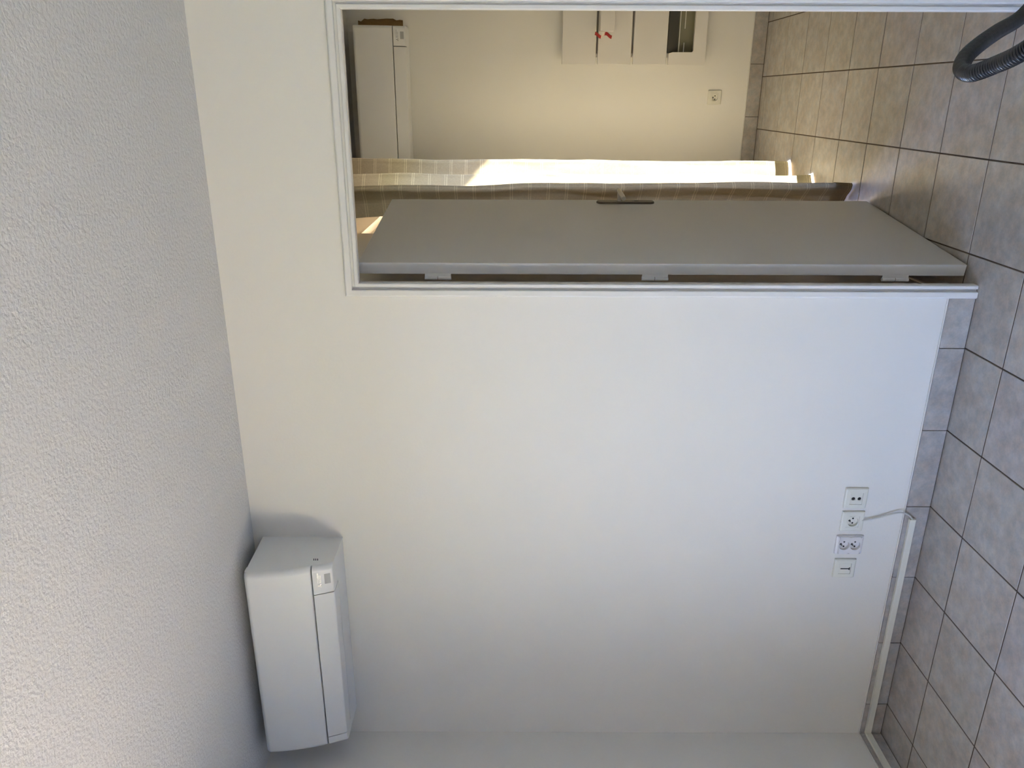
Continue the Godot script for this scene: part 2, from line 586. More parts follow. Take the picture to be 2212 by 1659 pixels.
func skirting(called: String, label: String, a: Vector3, b: Vector3, n: Vector3, joints: Array, h: float) -> void:
	# tile plinth from a to b along a wall whose face looks along n; joints are distances from a
	var r := root_struct(called, label)
	var d := (b - a).normalized()
	var L := a.distance_to(b)
	var cuts := [0.0] + joints + [L]
	var rng := RandomNumberGenerator.new()
	rng.seed = 7
	for k in cuts.size() - 1:
		var s := st()
		var p0: float = cuts[k] + 0.0012
		var p1: float = cuts[k + 1] - 0.0012
		var xf := Transform3D(Basis(d, Vector3.UP, d.cross(Vector3.UP)), a)
		var lo := Vector3(p0, 0.003, 0)
		var hi := Vector3(p1, h, 0.009 + rng.randf_range(0, 0.0012))
		if xf.basis.z.dot(n) < 0:
			var t := hi.z; hi.z = 0.0; lo.z = -t
		box(s, lo, hi, 0.0012, xf)
		obj("tile", s, M.tiles[rng.randi() % 4], r)
	var g := st()
	var xg := Transform3D(Basis(d, Vector3.UP, d.cross(Vector3.UP)), a)
	var sg := 1.0 if xg.basis.z.dot(n) > 0 else -1.0
	box(g, Vector3(0, 0.0, minf(0, sg * 0.0065)), Vector3(L, h - 0.001, maxf(0, sg * 0.0065)), 0.0, xg)
	obj("mortar", g, M.grout, r)
	g = st()
	box(g, Vector3(0, h - 0.0005, minf(0, sg * 0.007)), Vector3(L, h + 0.005, maxf(0, sg * 0.007)), 0.003, xg)
	obj("paint_bead", g, M.wall, r)

func build_skirtings() -> void:
	var js := []
	for k in 6:
		js.append(0.175 + k * 0.3045)
	skirting("baseboard_back", "beige tile plinth along the partition wall", Vector3(-0.621, 0, 0), Vector3(XL, 0, 0), Vector3(0, 0, 1), js, 0.088)
	skirting("baseboard_back", "beige tile plinth along the partition wall past the vacuum hose", Vector3(0.284, 0, 0), Vector3(XR, 0, 0), Vector3(0, 0, 1), [0.139, 0.444, 0.749, 1.054, 1.359, 1.664, 1.969], 0.088)
	skirting("baseboard_left", "beige tile plinth along the side wall below the cable trunking", Vector3(XL, 0, 0.011), Vector3(XL, 0, WA), Vector3(1, 0, 0), [0.29, 0.594, 0.9, 1.2], 0.088)
	js = []
	for k in 8:
		js.append(0.22 + k * T)
	skirting("baseboard_far", "beige tile plinth along the end wall of the far room", Vector3(X2 - 0.02, 0, Z2), Vector3(X2R, 0, Z2), Vector3(0, 0, 1), js, 0.083)
	skirting("baseboard_far_left", "beige tile plinth behind the open door", Vector3(X2, 0, -TH), Vector3(X2, 0, -1.22), Vector3(1, 0, 0), [0.2, 0.505, 0.81], 0.083)

# profile of the door frame, from the outside (0) to the opening, as (distance from the opening edge, z)
func build_frame() -> void:
	var fr := root_struct("trim_1", "white painted frame around the doorway with a stepped moulding")
	var L := -0.579
	var R := 0.238
	var top := 2.045
	var prof := [Vector2(0.0445, 0.0), Vector2(0.0445, 0.008), Vector2(0.0415, 0.0125), Vector2(0.038, 0.014), Vector2(0.0235, 0.0135), Vector2(0.022, 0.0125), Vector2(0.0215, 0.0005), Vector2(0.0135, 0.0005), Vector2(0.013, 0.0065), Vector2(0.0112, 0.008), Vector2(0.003, 0.008), Vector2(0.0, 0.005), Vector2(0.0, -0.022), Vector2(0.02, -0.022), Vector2(0.02, -0.0755), Vector2(0.052, -0.0755), Vector2(0.052, -0.082), Vector2(0.016, -0.082), Vector2(0.016, -0.0)]
	# closed outline walked three times: left jamb, head, right jamb, mitred at the corners
	for part in 3:
		var s := st()
		for k in prof.size():
			var a: Vector2 = prof[k]
			var b: Vector2 = prof[(k + 1) % prof.size()]
			if k == prof.size() - 1:
				continue
			var e := b - a
			var p := []
			var n := Vector3.ZERO
			if part == 0:
				p = [Vector3(L - a.x, 0.001, a.y), Vector3(L - b.x, 0.001, b.y), Vector3(L - b.x, top + b.x, b.y), Vector3(L - a.x, top + a.x, a.y)]
				n = Vector3(-e.y, 0, -e.x)
			elif part == 1:
				p = [Vector3(L - a.x, top + a.x, a.y), Vector3(L - b.x, top + b.x, b.y), Vector3(R + b.x, top + b.x, b.y), Vector3(R + a.x, top + a.x, a.y)]
				n = Vector3(0, e.y, -e.x)
			else:
				p = [Vector3(R + a.x, 0.001, a.y), Vector3(R + b.x, 0.001, b.y), Vector3(R + b.x, top + b.x, b.y), Vector3(R + a.x, top + a.x, a.y)]
				n = Vector3(e.y, 0, -e.x)
			quad(s, p[0], p[1], p[2], p[3], n.normalized())
		obj(["jamb", "head", "jamb"][part], s, M.frame, fr)

func build_door() -> void:
	var d := root_struct("door_1", "flat grey white door standing open into the far room")
	# hinge axis and the leaf turned about it; local x runs from hinge to free edge, local z is the thickness
	var dir := Vector3(-0.4182 + 0.5254, 0, -0.8967 + 0.067).normalized()
	var nrm := Vector3(-dir.z, 0, dir.x)      # out of the face that looks right
	if nrm.x < 0:
		nrm = -nrm
	var xf := Transform3D(Basis(dir, Vector3.UP, nrm), Vector3(-0.5254, 0, -0.067))
	var s := st()
	box(s, Vector3(0, 0.008, -0.04), Vector3(0.836, 2.058, 0), 0.002, xf)
	obj("door_leaf", s, M.door, d)
	var hy := 1.087
	# rounded lock plates and lever, on both faces
	for side in [0, 1]:
		var o := xf * Vector3(0.79, hy - 0.03, 0.0 if side == 0 else -0.04)
		var w := nrm if side == 0 else -nrm
		var u := Vector3.UP.cross(w)
		s = st()
		prism(s, rrect(0.042, 0.246, 0.02, 6), o, u, Vector3.UP, 0.008, 0.003)
		var pl := obj("lock_plate", s, M.plate, d)
		s = st()
		var c := o + Vector3(0, 0.028, 0)
		cyl(s, c + w * 0.008, c + w * 0.05, 0.008)
		obj("spindle", s, M.steel, pl)
		s = st()
		var hd := -dir
		tube(s, smooth([c + w * 0.05 - hd * 0.011, c + w * 0.051 + hd * 0.03, c + w * 0.05 + hd * 0.075 + Vector3(0, -0.002, 0), c + w * 0.047 + hd * 0.115 + Vector3(0, -0.004, 0)], 6), func(_l): return 0.0092, 16)
		obj("lever", s, M.steel, pl)
		s = st()
		var kc := o + Vector3(0, -0.047, 0) + w * 0.0082
		prism(s, rrect(0.007, 0.02, 0.0034), kc, u, Vector3.UP, 0.0004)
		obj("keyhole", s, M.black, pl)
	for y in [1.79, 1.055, 0.24]:
		s = st()
		var hp := Vector3(-0.578, y, -0.0745)
		cyl(s, hp + Vector3(0, -0.045, 0), hp + Vector3(0, 0.0445, 0), 0.0065, 14)
		box(s, Vector3(-0.578, y - 0.044, -0.0745), Vector3(-0.562, y + 0.044, -0.0715), 0.0005)
		var hg := obj("hinge", s, M.frame, d)
		s = st()
		cyl(s, hp + Vector3(0, -0.0005, 0), hp + Vector3(0, 0.0015, 0), 0.0068, 14)
		obj("washer", s, M.brass, hg)

# ---------------------------------------------------------------- things
func ac_front(y: float) -> float:
	# depth of the front skin above the wall at height y
	return 0.186 + 0.41 * y - 0.02 - 0.62 * y * y + 0.018

func make_ac() -> Node3D:
	var t := thing("air_conditioner", Vector3.ZERO, "", "air conditioner")
	var W := 0.399
	var HT := 0.292
	var side := func(y: float) -> float: return ac_front(y) - 0.019
	# casing: a core, plus two end cheeks that follow the side seam
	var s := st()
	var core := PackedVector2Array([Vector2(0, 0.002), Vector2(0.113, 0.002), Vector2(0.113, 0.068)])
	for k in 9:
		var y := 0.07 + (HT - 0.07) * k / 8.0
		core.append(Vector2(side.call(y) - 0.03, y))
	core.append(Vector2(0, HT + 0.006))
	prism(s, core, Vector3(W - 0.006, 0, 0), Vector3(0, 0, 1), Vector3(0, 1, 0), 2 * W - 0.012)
	obj("inner_body", s, M.grille, t)  # core coloured dark to put shade into the seams between panels
	s = st()
	var cheek := PackedVector2Array([Vector2(0, 0)])
	for k in 11:
		var y := HT * k / 10.0
		cheek.append(Vector2(side.call(y) - 0.001, y))
	cheek.append(Vector2(0, HT + 0.006))
	prism(s, cheek, Vector3(-W + 0.007, 0, 0), Vector3(0, 0, 1), Vector3(0, 1, 0), 0.007, 0.001)
	obj("side_panel", s, M.ac, t)
	s = st()
	prism(s, cheek, Vector3(W, 0, 0), Vector3(0, 0, 1), Vector3(0, 1, 0), 0.007, 0.0)
	obj("side_panel", s, M.ac, t)
	# skins: rows over height, columns across with rounded ends
	obj("front_panel", ac_skin(0.0725, HT + 0.003, -W, W, true, true, true), M.ac, t)
	var db := obj("display_block", ac_skin(0.0, 0.0685, 0.2905, W, false, true, false), M.ac, t)
	obj("end_block", ac_skin(0.0, 0.0685, -W, -0.357, true, false, false), M.ac, t)
	var vane := obj("air_vane", ac_skin(0.0, 0.0685, -0.354, 0.2865, false, false, false), M.ac, t)
	s = st()
	box(s, Vector3(-0.354, 0.0, 0.124), Vector3(0.2865, 0.006, 0.17), 0.001)
	obj("vane_lip", s, M.ac, vane)
	s = st()
	box(s, Vector3(-W + 0.004, 0.0008, 0.002), Vector3(W - 0.004, 0.0055, 0.114), 0.001)
	box(s, Vector3(0.2905, 0.0008, 0.113), Vector3(W - 0.006, 0.006, 0.17), 0.001)
	box(s, Vector3(-W + 0.006, 0.0008, 0.113), Vector3(-0.357, 0.006, 0.17), 0.001)
	obj("bottom_cover", s, M.ac, t)
	# dark vent slits on the right cheek
	for k in 3:
		s = st()
		var xf := Transform3D(Basis(Vector3.RIGHT, 0.25), Vector3(W, 0.058 + k * 0.0068, 0.152))
		box(s, Vector3(-0.004, -0.0015, -0.006), Vector3(0.0004, 0.0015, 0.006), 0.0, xf)
		obj("vent_slit", s, M.black, t)
	# grey signal window and the printed mark, lying on the slanting skin
	var ang := atan2(ac_front(0.05) - ac_front(0.01), 0.04)
	var on := func(x: float, y: float, off: float) -> Transform3D:
		return Transform3D(Basis(Vector3.RIGHT, ang), Vector3(x, y, ac_front(y) + off))
	s = st()
	var xd: Transform3D = on.call(0.348, 0.0185, 0.0004)
	prism(s, rrect(0.040, 0.021, 0.001, 2), xd.origin, xd.basis.x, xd.basis.y, 0.0005)
	obj("signal_window", s, M.display, db)
	s = st()
	var xm: Transform3D = on.call(0.324, 0.046, 0.0004)
	for k in 3:
		var a := PI / 2 + TAU * k / 3
		var d := Vector2(cos(a), sin(a))
		var n := Vector2(-d.y, d.x)
		prism(s, PackedVector2Array([Vector2.ZERO, d * 0.0044 + n * 0.00254, d * 0.0088, d * 0.0044 - n * 0.00254]), xm.origin - xm.basis.y * 0.002, xm.basis.x, xm.basis.y, 0.0004)
	obj("emblem", s, M.silver, db)
	var lines := [["MITSUBISHI", 0.0036, 0.0052], ["ELECTRIC", -0.0034, 0.0052]]
	for l in lines:
		var tm := TextMesh.new()
		var f := SystemFont.new()
		f.font_names = PackedStringArray(["Droid Sans"])
		f.font_weight = 700
		tm.font = f
		tm.text = l[0]
		tm.font_size = 64
		tm.pixel_size = l[2] * 1.4 / 64.0
		tm.depth = 0.0004
		tm.horizontal_alignment = HORIZONTAL_ALIGNMENT_LEFT
		var o := MeshInstance3D.new()
		o.name = "lettering"
		o.mesh = tm
		o.material_override = M.silver
		var x0: Transform3D = on.call(0.3345, 0.0455 + l[1], 0.0006)
		o.transform = x0
		db.add_child(o, true)
	return t

# one piece of the curved front between two heights; ends may be rounded back to the cheeks
func ac_skin(y0: float, y1: float, xa: float, xb: float, ra: bool, rb: bool, crown: bool) -> SurfaceTool:
	var s := st()
	var R := 0.019
	var xs := []                      # [x, set back, normal x]
	if ra:
		for k in 6:
			var a := PI / 2 * k / 5.0
			xs.append([xa + R * (1 - sin(a)), R * (1 - cos(a)), -cos(PI / 2 - a)])
		xs.reverse()
	else:
		xs.append([xa, 0.0, 0.0])
	if rb:
		for k in 6:
			var a := PI / 2 * k / 5.0
			xs.append([xb - R * (1 - sin(a)), R * (1 - cos(a)), sin(a)])
	else:
		xs.append([xb, 0.0, 0.0])
	var ys := []                      # [y, set back, normal y]
	var yt := y1 - (R if crown else 0.003)
	var yb := y0 + 0.004
	for k in 4:
		var a := PI / 2 * k / 3.0
		ys.append([yb - 0.004 * cos(a), 0.004 * (1 - sin(a)), -cos(a)])
	for k in range(1, 10):
		ys.append([lerpf(yb, yt, k / 9.0), 0.0, 0.0])
	var rt := y1 - yt
	for k in range(1, 6):
		var a := PI / 2 * k / 5.0
		ys.append([yt + rt * sin(a), rt * (1 - cos(a)), sin(a)])
	var grid := []
	for y in ys:
		var row := []
		for x in xs:
			var sl := (ac_front(y[0] + 0.001) - ac_front(y[0] - 0.001)) / 0.002
			var z: float = ac_front(y[0]) - maxf(x[1], 0.0) - y[1]
			z = maxf(z, ac_front(y[0]) - 0.026)
			var n := Vector3(x[2], y[2] - sl * (1 - absf(y[2])), sqrt(maxf(0.02, 1 - x[2] * x[2])) * sqrt(maxf(0.02, 1 - y[2] * y[2]))).normalized()
			row.append([Vector3(x[0], y[0], z), n])
		grid.append(row)
	for i in grid.size() - 1:
		for k in xs.size() - 1:
			var a = grid[i][k]; var b = grid[i][k + 1]; var c = grid[i + 1][k + 1]; var d = grid[i + 1][k]
			quadn(s, a[0], b[0], c[0], d[0], a[1], b[1], c[1], d[1])
	# returns into the body, so the gaps have depth
	for i in grid.size() - 1:
		for e in [[0, -1.0, ra], [xs.size() - 1, 1.0, rb]]:
			var a: Vector3 = grid[i][e[0]][0]
			var b: Vector3 = grid[i + 1][e[0]][0]
			var za := ac_front(a.y) - 0.05
			var zb := ac_front(b.y) - 0.05
			quad(s, a, b, Vector3(b.x, b.y, zb), Vector3(a.x, a.y, za), Vector3(e[1], 0, 0))
	for e in [[0, -1.0], [grid.size() - 1, 1.0]]:
		for k in xs.size() - 1:
			var a: Vector3 = grid[e[0]][k][0]
			var b: Vector3 = grid[e[0]][k + 1][0]
			var z: float = ac_front(a.y) - (0.05 if e[1] < 0 or y1 < 0.1 else 0.24)
			quad(s, a, b, Vector3(b.x, b.y, z), Vector3(a.x, a.y, z), Vector3(0, e[1], 0))
	return s

func build_acs() -> void:
	var a := make_ac()
	a.position = Vector3(-1.945, 2.168, 0)
	tag(a, "white wall air conditioner high in the corner where partition and side wall meet", "air conditioner")
	var b := a.duplicate()
	b.name = "air_conditioner_001"
	add_child(b, true)
	b.position = Vector3(-0.018, 2.166, Z2)
	tag(b, "white wall air conditioner with a ragged plaster hole beside it, seen through the doorway", "air conditioner")

# flat ring between a rectangle and a round hole in it
func hole_face(s: SurfaceTool, c: Vector2, hw: float, hh: float, r: float, z: float) -> void:
	var n := 32
	var p := []
	for k in n:
		var a := TAU * k / n + PI / 4
		var d := Vector2(cos(a), sin(a))
		var f := minf(hw / maxf(absf(d.x), 1e-5), hh / maxf(absf(d.y), 1e-5))
		if k % 8 == 0:
			p.append([c + d * r, c + Vector2(signf(d.x) * hw, signf(d.y) * hh)])
		else:
			p.append([c + d * r, c + d * f])
	for k in n:
		var a = p[k]; var b = p[(k + 1) % n]
		quad(s, Vector3(a[0].x, a[0].y, z), Vector3(b[0].x, b[0].y, z), Vector3(b[1].x, b[1].y, z), Vector3(a[1].x, a[1].y, z), Vector3(0, 0, 1))

func well(s: SurfaceTool, c: Vector2, r: float, z: float, depth: float) -> void:
	var n := 32
	for k in n:
		var a := TAU * k / n
		var b := TAU * (k + 1) / n
		var p := Vector2(cos(a), sin(a))
		var q := Vector2(cos(b), sin(b))
		quadn(s, Vector3(c.x + p.x * r, c.y + p.y * r, z), Vector3(c.x + q.x * r, c.y + q.y * r, z), Vector3(c.x + q.x * r, c.y + q.y * r, z - depth), Vector3(c.x + p.x * r, c.y + p.y * r, z - depth), Vector3(-p.x, -p.y, 0), Vector3(-q.x, -q.y, 0), Vector3(-q.x, -q.y, 0), Vector3(-p.x, -p.y, 0))
		tri(s, Vector3(c.x, c.y, z - depth), Vector3(c.x + p.x * r, c.y + p.y * r, z - depth), Vector3(c.x + q.x * r, c.y + q.y * r, z - depth), Vector3(0, 0, 1), Vector3(0, 0, 1), Vector3(0, 0, 1))

func plate_frame(w: float, h: float, iw: float, ih: float) -> SurfaceTool:
	# cover plate with a slightly domed rim and a rectangular opening
	var s := st()
	var n := 48
	var rows := []
	var rings := [[0.0, 0.0], [0.0, 0.004], [0.0015, 0.0075], [0.005, 0.0092], [-1.0, 0.0102], [-1.0, 0.0075]]
	for g in rings:
		var row := []
		for k in n:
			var a := TAU * k / n
			var d := Vector2(cos(a), sin(a))
			var hw: float = iw / 2 if g[0] < 0 else w / 2 - g[0]
			var hh: float = ih / 2 if g[0] < 0 else h / 2 - g[0]
			var f := minf(hw / maxf(absf(d.x), 1e-5), hh / maxf(absf(d.y), 1e-5))
			var q := d * f
			if absf(absf(d.x) * hh - absf(d.y) * hw) < 0.08 * hw and g[0] >= 0:
				q *= 0.985
			row.append(Vector3(q.x, q.y, g[1]))
		rows.append(row)
	for i in rows.size() - 1:
		for k in n:
			var k2 := (k + 1) % n
			var a: Vector3 = rows[i][k]; var b: Vector3 = rows[i][k2]; var c: Vector3 = rows[i + 1][k2]; var d: Vector3 = rows[i + 1][k]
			var nn := (b - a).cross(d - a)
			var rad := Vector3(a.x + b.x, a.y + b.y, 0).normalized()
			var want := rad if i == 0 else (-rad if i == 4 else Vector3(0, 0, 1))
			if nn.dot(want) < 0:
				nn = -nn
			quad(s, a, b, c, d, nn.normalized())
	return s

func socket_inside(t: Node3D, c: Vector2, top: float, z: float) -> void:
	# two live holes, an earth pin with its foot, all at the bottom of the well
	for k in 2:
		var s := st()
		var p := c + Vector2(-0.0095 if k == 0 else 0.0095, -0.003)
		cyl(s, Vector3(p.x, p.y, z - 0.0005), Vector3(p.x, p.y, z + 0.0004), 0.0034, 12)
		obj("contact_hole", s, M.black, t)
	var e := st()
	var q := c + Vector2(0, 0.0085)
	cyl(e, Vector3(q.x, q.y, z - 0.0005), Vector3(q.x, q.y, top - 0.001), 0.0024, 12)
	obj("earth_pin", e, M.brass, t)
	e = st()
	cyl(e, Vector3(q.x, q.y, z - 0.0005), Vector3(q.x, q.y, z + 0.0004), 0.0042, 14)
	obj("pin_foot", e, M.black, t)

func single_socket(at: Vector3, label: String) -> Node3D:
	var t := thing("wall_socket", at, label, "socket")
	obj("cover_plate", plate_frame(0.084, 0.084, 0.0455, 0.0455), M.ivory, t)
	var s := st()
	hole_face(s, Vector2.ZERO, 0.0222, 0.0222, 0.0197, 0.0102)
	well(s, Vector2.ZERO, 0.0197, 0.0102, 0.0094)
	var m := obj("socket_insert", s, M.ivory, t)
	socket_inside(m, Vector2.ZERO, 0.0102, 0.0008)
	return t

func build_sockets() -> void:
	# television outlet: two round aerial holes, one above the other
	var t := thing("aerial_outlet", Vector3(-1.373, 0.2785, 0), "ivory aerial outlet plate with two black round holes, end of the row by the doorway", "outlet")
	obj("cover_plate", plate_frame(0.084, 0.084, 0.0455, 0.0455), M.ivory, t)
	var s := st()
	for y in [0.0111, -0.0111]:
		hole_face(s, Vector2(0, y), 0.0222, 0.0111, 0.0066, 0.0095)
	var m := obj("outlet_insert", s, M.ivory, t)
	for y in [0.0111, -0.0111]:
		s = st()
		cyl(s, Vector3(0, y, 0.002), Vector3(0, y, 0.0072), 0.0066, 20)
		obj("aerial_hole", s, M.black, m)
	single_socket(Vector3(-1.469, 0.2765, 0), "ivory single wall socket with a cable running out below its plate")
	# older double socket
	t = thing("double_socket", Vector3(-1.5695, 0.273, 0), "white double wall socket with two round wells one above the other", "socket")
	s = st()
	for y in [0.0205, -0.0205]:
		hole_face(s, Vector2(0, y), 0.0365, 0.0205, 0.0192, 0.012)
	for y in [0.0205, -0.0205]:
		well(s, Vector2(0, y), 0.0192, 0.012, 0.0112)
	obj("cover_plate", plate_frame(0.0815, 0.1025, 0.073, 0.082), M.white, t)
	m = obj("socket_insert", s, M.white, t)
	socket_inside(m, Vector2(0, 0.0205), 0.012, 0.0008)
	socket_inside(m, Vector2(0, -0.0205), 0.012, 0.0008)
	# telephone outlet
	t = thing("phone_outlet", Vector3(-1.672, 0.275, 0), "ivory telephone outlet plate with a black T shaped slot", "outlet")
	obj("cover_plate", plate_frame(0.082, 0.082, 0.0455, 0.0455), M.ivory, t)
	s = st()
	box(s, Vector3(-0.0222, -0.0222, 0.002), Vector3(0.0222, 0.0222, 0.0095), 0.0004)
	m = obj("outlet_insert", s, M.ivory, t)
	s = st()
	prism(s, PackedVector2Array([Vector2(-0.0022, 0.0165), Vector2(0.0022, 0.0165), Vector2(0.0022, -0.0135), Vector2(0.006, -0.0165), Vector2(0.006, -0.019), Vector2(-0.006, -0.019), Vector2(-0.006, -0.0165), Vector2(-0.0022, -0.0135)]), Vector3(0, 0, 0.0093), Vector3.RIGHT, Vector3.UP, 0.0005)
	obj("t_slot", s, M.black, m)
	single_socket(Vector3(-0.003, 0.284, Z2), "cream single wall socket alone on the far room's end wall")

func build_trunking() -> void:
	var t := thing("cable_trunking", Vector3(-1.452, 0, 0), "white plastic cable trunking along the partition's tile plinth", "trunking")
	var s := st()
	var d := (Vector3(-2.4665, 0.0613, 0.0105) - Vector3(-1.452, 0.0625, 0.0105))
	var xf := Transform3D(Basis(d.normalized(), Vector3.UP, Vector3.UP.cross(d.normalized()) * -1.0), Vector3(0, 0.0625, 0.0105))
	xf.basis.z = d.normalized().cross(Vector3.UP)
	box(s, Vector3(0, -0.0115, -0.010), Vector3(d.length(), 0.0115, 0.0), 0.0012, xf)
	obj("trunking_base", s, M.ivory, t)
	s = st()
	box(s, Vector3(0.0, -0.0118, -0.0135), Vector3(d.length(), 0.0118, -0.009), 0.0015, xf)
	obj("trunking_lid", s, M.ivory, t)
	t = thing("cable_trunking", Vector3(XL + 0.0105, 0, 0.03), "white plastic cable trunking along the side wall's tile plinth", "trunking")
	s = st()
	box(s, Vector3(0, 0.0495, -0.0045), Vector3(0.010, 0.073, 1.3), 0.0012)
	obj("trunking_base", s, M.ivory, t)
	s = st()
	box(s, Vector3(0.009, 0.0492, -0.0045), Vector3(0.0135, 0.0733, 1.3), 0.0015)
	obj("trunking_lid", s, M.ivory, t)
	s = st()
	tube(s, smooth([Vector3(-1.4635, 0.243, 0.006), Vector3(-1.4625, 0.232, 0.0085), Vector3(-1.452, 0.185, 0.008), Vector3(-1.434, 0.135, 0.0105), Vector3(-1.427, 0.105, 0.0155), Vector3(-1.433, 0.083, 0.0215), Vector3(-1.446, 0.069, 0.0195), Vector3(-1.4525, 0.064, 0.017)], 8), func(_l): return 0.0031, 12)
	tag(obj("power_cable", s, M.cable), "grey white cable drooping from the single socket into the trunking's open end", "cable")

func build_curtain() -> void:
	# plan of the folds (x, z) at the hem and at the top, near end first
	var lo := [Vector2(-0.46, -1.125), Vector2(-0.42, -1.095), Vector2(-0.385, -1.05), Vector2(-0.362, -1.075), Vector2(-0.41, -1.2), Vector2(-0.51, -1.35), Vector2(-0.5, -1.46), Vector2(-0.395, -1.55), Vector2(-0.373, -1.585), Vector2(-0.42, -1.68), Vector2(-0.545, -1.79), Vector2(-0.46, -1.86), Vector2(-0.36, -1.915), Vector2(-0.337, -1.95), Vector2(-0.4, -2.04), Vector2(-0.55, -2.13), Vector2(-0.48, -2.22), Vector2(-0.42, -2.28), Vector2(-0.55, -2.4), Vector2(-0.5, -2.5)]
	var hi := [Vector2(-0.55, -1.12), Vector2(-0.46, -1.095), Vector2(-0.4, -1.05), Vector2(-0.39, -1.09), Vector2(-0.43, -1.2), Vector2(-0.53, -1.36), Vector2(-0.48, -1.45), Vector2(-0.40, -1.53), Vector2(-0.375, -1.57), Vector2(-0.42, -1.68), Vector2(-0.52, -1.79), Vector2(-0.45, -1.85), Vector2(-0.36, -1.89), Vector2(-0.325, -1.92), Vector2(-0.39, -2.03), Vector2(-0.52, -2.13), Vector2(-0.47, -2.22), Vector2(-0.42, -2.28), Vector2(-0.54, -2.4), Vector2(-0.5, -2.5)]
	var per := 7
	var cols := (lo.size() - 1) * per + 1
	var rows := 40
	var P := []
	var y0 := 0.013
	var y1 := 2.46
	var rng := FastNoiseLite.new()
	rng.seed = 3
	rng.frequency = 0.9
	var L := PackedFloat32Array()
	for j in rows + 1:
		var f := float(j) / rows
		var y := lerpf(y0, y1, f)
		var row := []
		for i in cols:
			var k := mini(i / per, lo.size() - 2)
			var u := float(i - k * per) / per
			var a: Vector2 = lo[maxi(k - 1, 0)].lerp(hi[maxi(k - 1, 0)], f * f)
			var b: Vector2 = lo[k].lerp(hi[k], f * f)
			var c: Vector2 = lo[k + 1].lerp(hi[k + 1], f * f)
			var d: Vector2 = lo[mini(k + 2, lo.size() - 1)].lerp(hi[mini(k + 2, lo.size() - 1)], f * f)
			var q := b.cubic_interpolate(c, a, d, u)
			q.x += 0.012 * rng.get_noise_2d(y * 1.4, i * 0.06)
			q.y += 0.010 * rng.get_noise_2d(y * 1.3 + 40.0, i * 0.06)
			row.append(Vector3(q.x, y + 0.006 * rng.get_noise_2d(i * 0.08, 9.0) * (1 - f), q.y))
		P.append(row)
	L.append(0.0)
	for i in range(1, cols):
		L.append(L[i - 1] + P[0][i].distance_to(P[0][i - 1]))
	var N := []
	for j in rows + 1:
		var row := []
		for i in cols:
			var du: Vector3 = P[j][mini(i + 1, cols - 1)] - P[j][maxi(i - 1, 0)]
			var dv: Vector3 = P[mini(j + 1, rows)][i] - P[maxi(j - 1, 0)][i]
			row.append(du.cross(dv).normalized())
		N.append(row)
	var s := st()
	for j in rows:
		for i in cols - 1:
			var a: Vector3 = P[j][i]; var b: Vector3 = P[j][i + 1]; var c: Vector3 = P[j + 1][i + 1]; var d: Vector3 = P[j + 1][i]
			var ua := Vector2(L[i] * 2, -a.y * 2); var ub := Vector2(L[i + 1] * 2, -b.y * 2); var uc := Vector2(L[i + 1] * 2, -c.y * 2); var ud := Vector2(L[i] * 2, -d.y * 2)
			tri(s, a, b, c, N[j][i], N[j][i + 1], N[j + 1][i + 1], ua, ub, uc)
			tri(s, a, c, d, N[j][i], N[j + 1][i + 1], N[j + 1][i], ua, uc, ud)
	var t := thing("curtain", Vector3(-0.46, 0, -1.8), "beige woven curtain with pale double stripes, hanging in folds beyond the open door", "curtain")
	var o := obj("cloth", s, M.cloth, t)
	o.position = -t.position
	s = st()
	for i in cols - 1:
		for j in 2:
			var q := []
			for c in [[i, j], [i + 1, j], [i + 1, j + 1], [i, j + 1]]:
				var f: float = [0.0, 0.6, 1.2][c[1]]
				q.append([P[0][c[0]].lerp(P[1][c[0]], f) + N[0][c[0]] * 0.003, N[0][c[0]], Vector2(L[c[0]] * 2, 0.3 - P[0][c[0]].y * 2 - f * 0.12)])
			tri(s, q[0][0], q[1][0], q[2][0], q[0][1], q[1][1], q[2][1], q[0][2], q[1][2], q[2][2])
			tri(s, q[0][0], q[2][0], q[3][0], q[0][1], q[2][1], q[3][1], q[0][2], q[2][2], q[3][2])
	obj("hem", s, M.cloth, t).position = -t.position
	var r := thing("curtain_rod", Vector3(-0.46, 2.475, -1.8), "white curtain rod above the beige curtain", "curtain rod")
	s = st()
	cyl(s, Vector3(0, 0, 0.76), Vector3(0, 0, -0.79), 0.011, 16)
	obj("pole", s, M.upvc, r)
	for z in [0.74, -0.77]:
		s = st()
		box(s, Vector3(-0.28 if z < 0 else -0.16, -0.012, z - 0.008), Vector3(0.014, 0.012, z + 0.008), 0.002)
		obj("bracket", s, M.upvc, r)

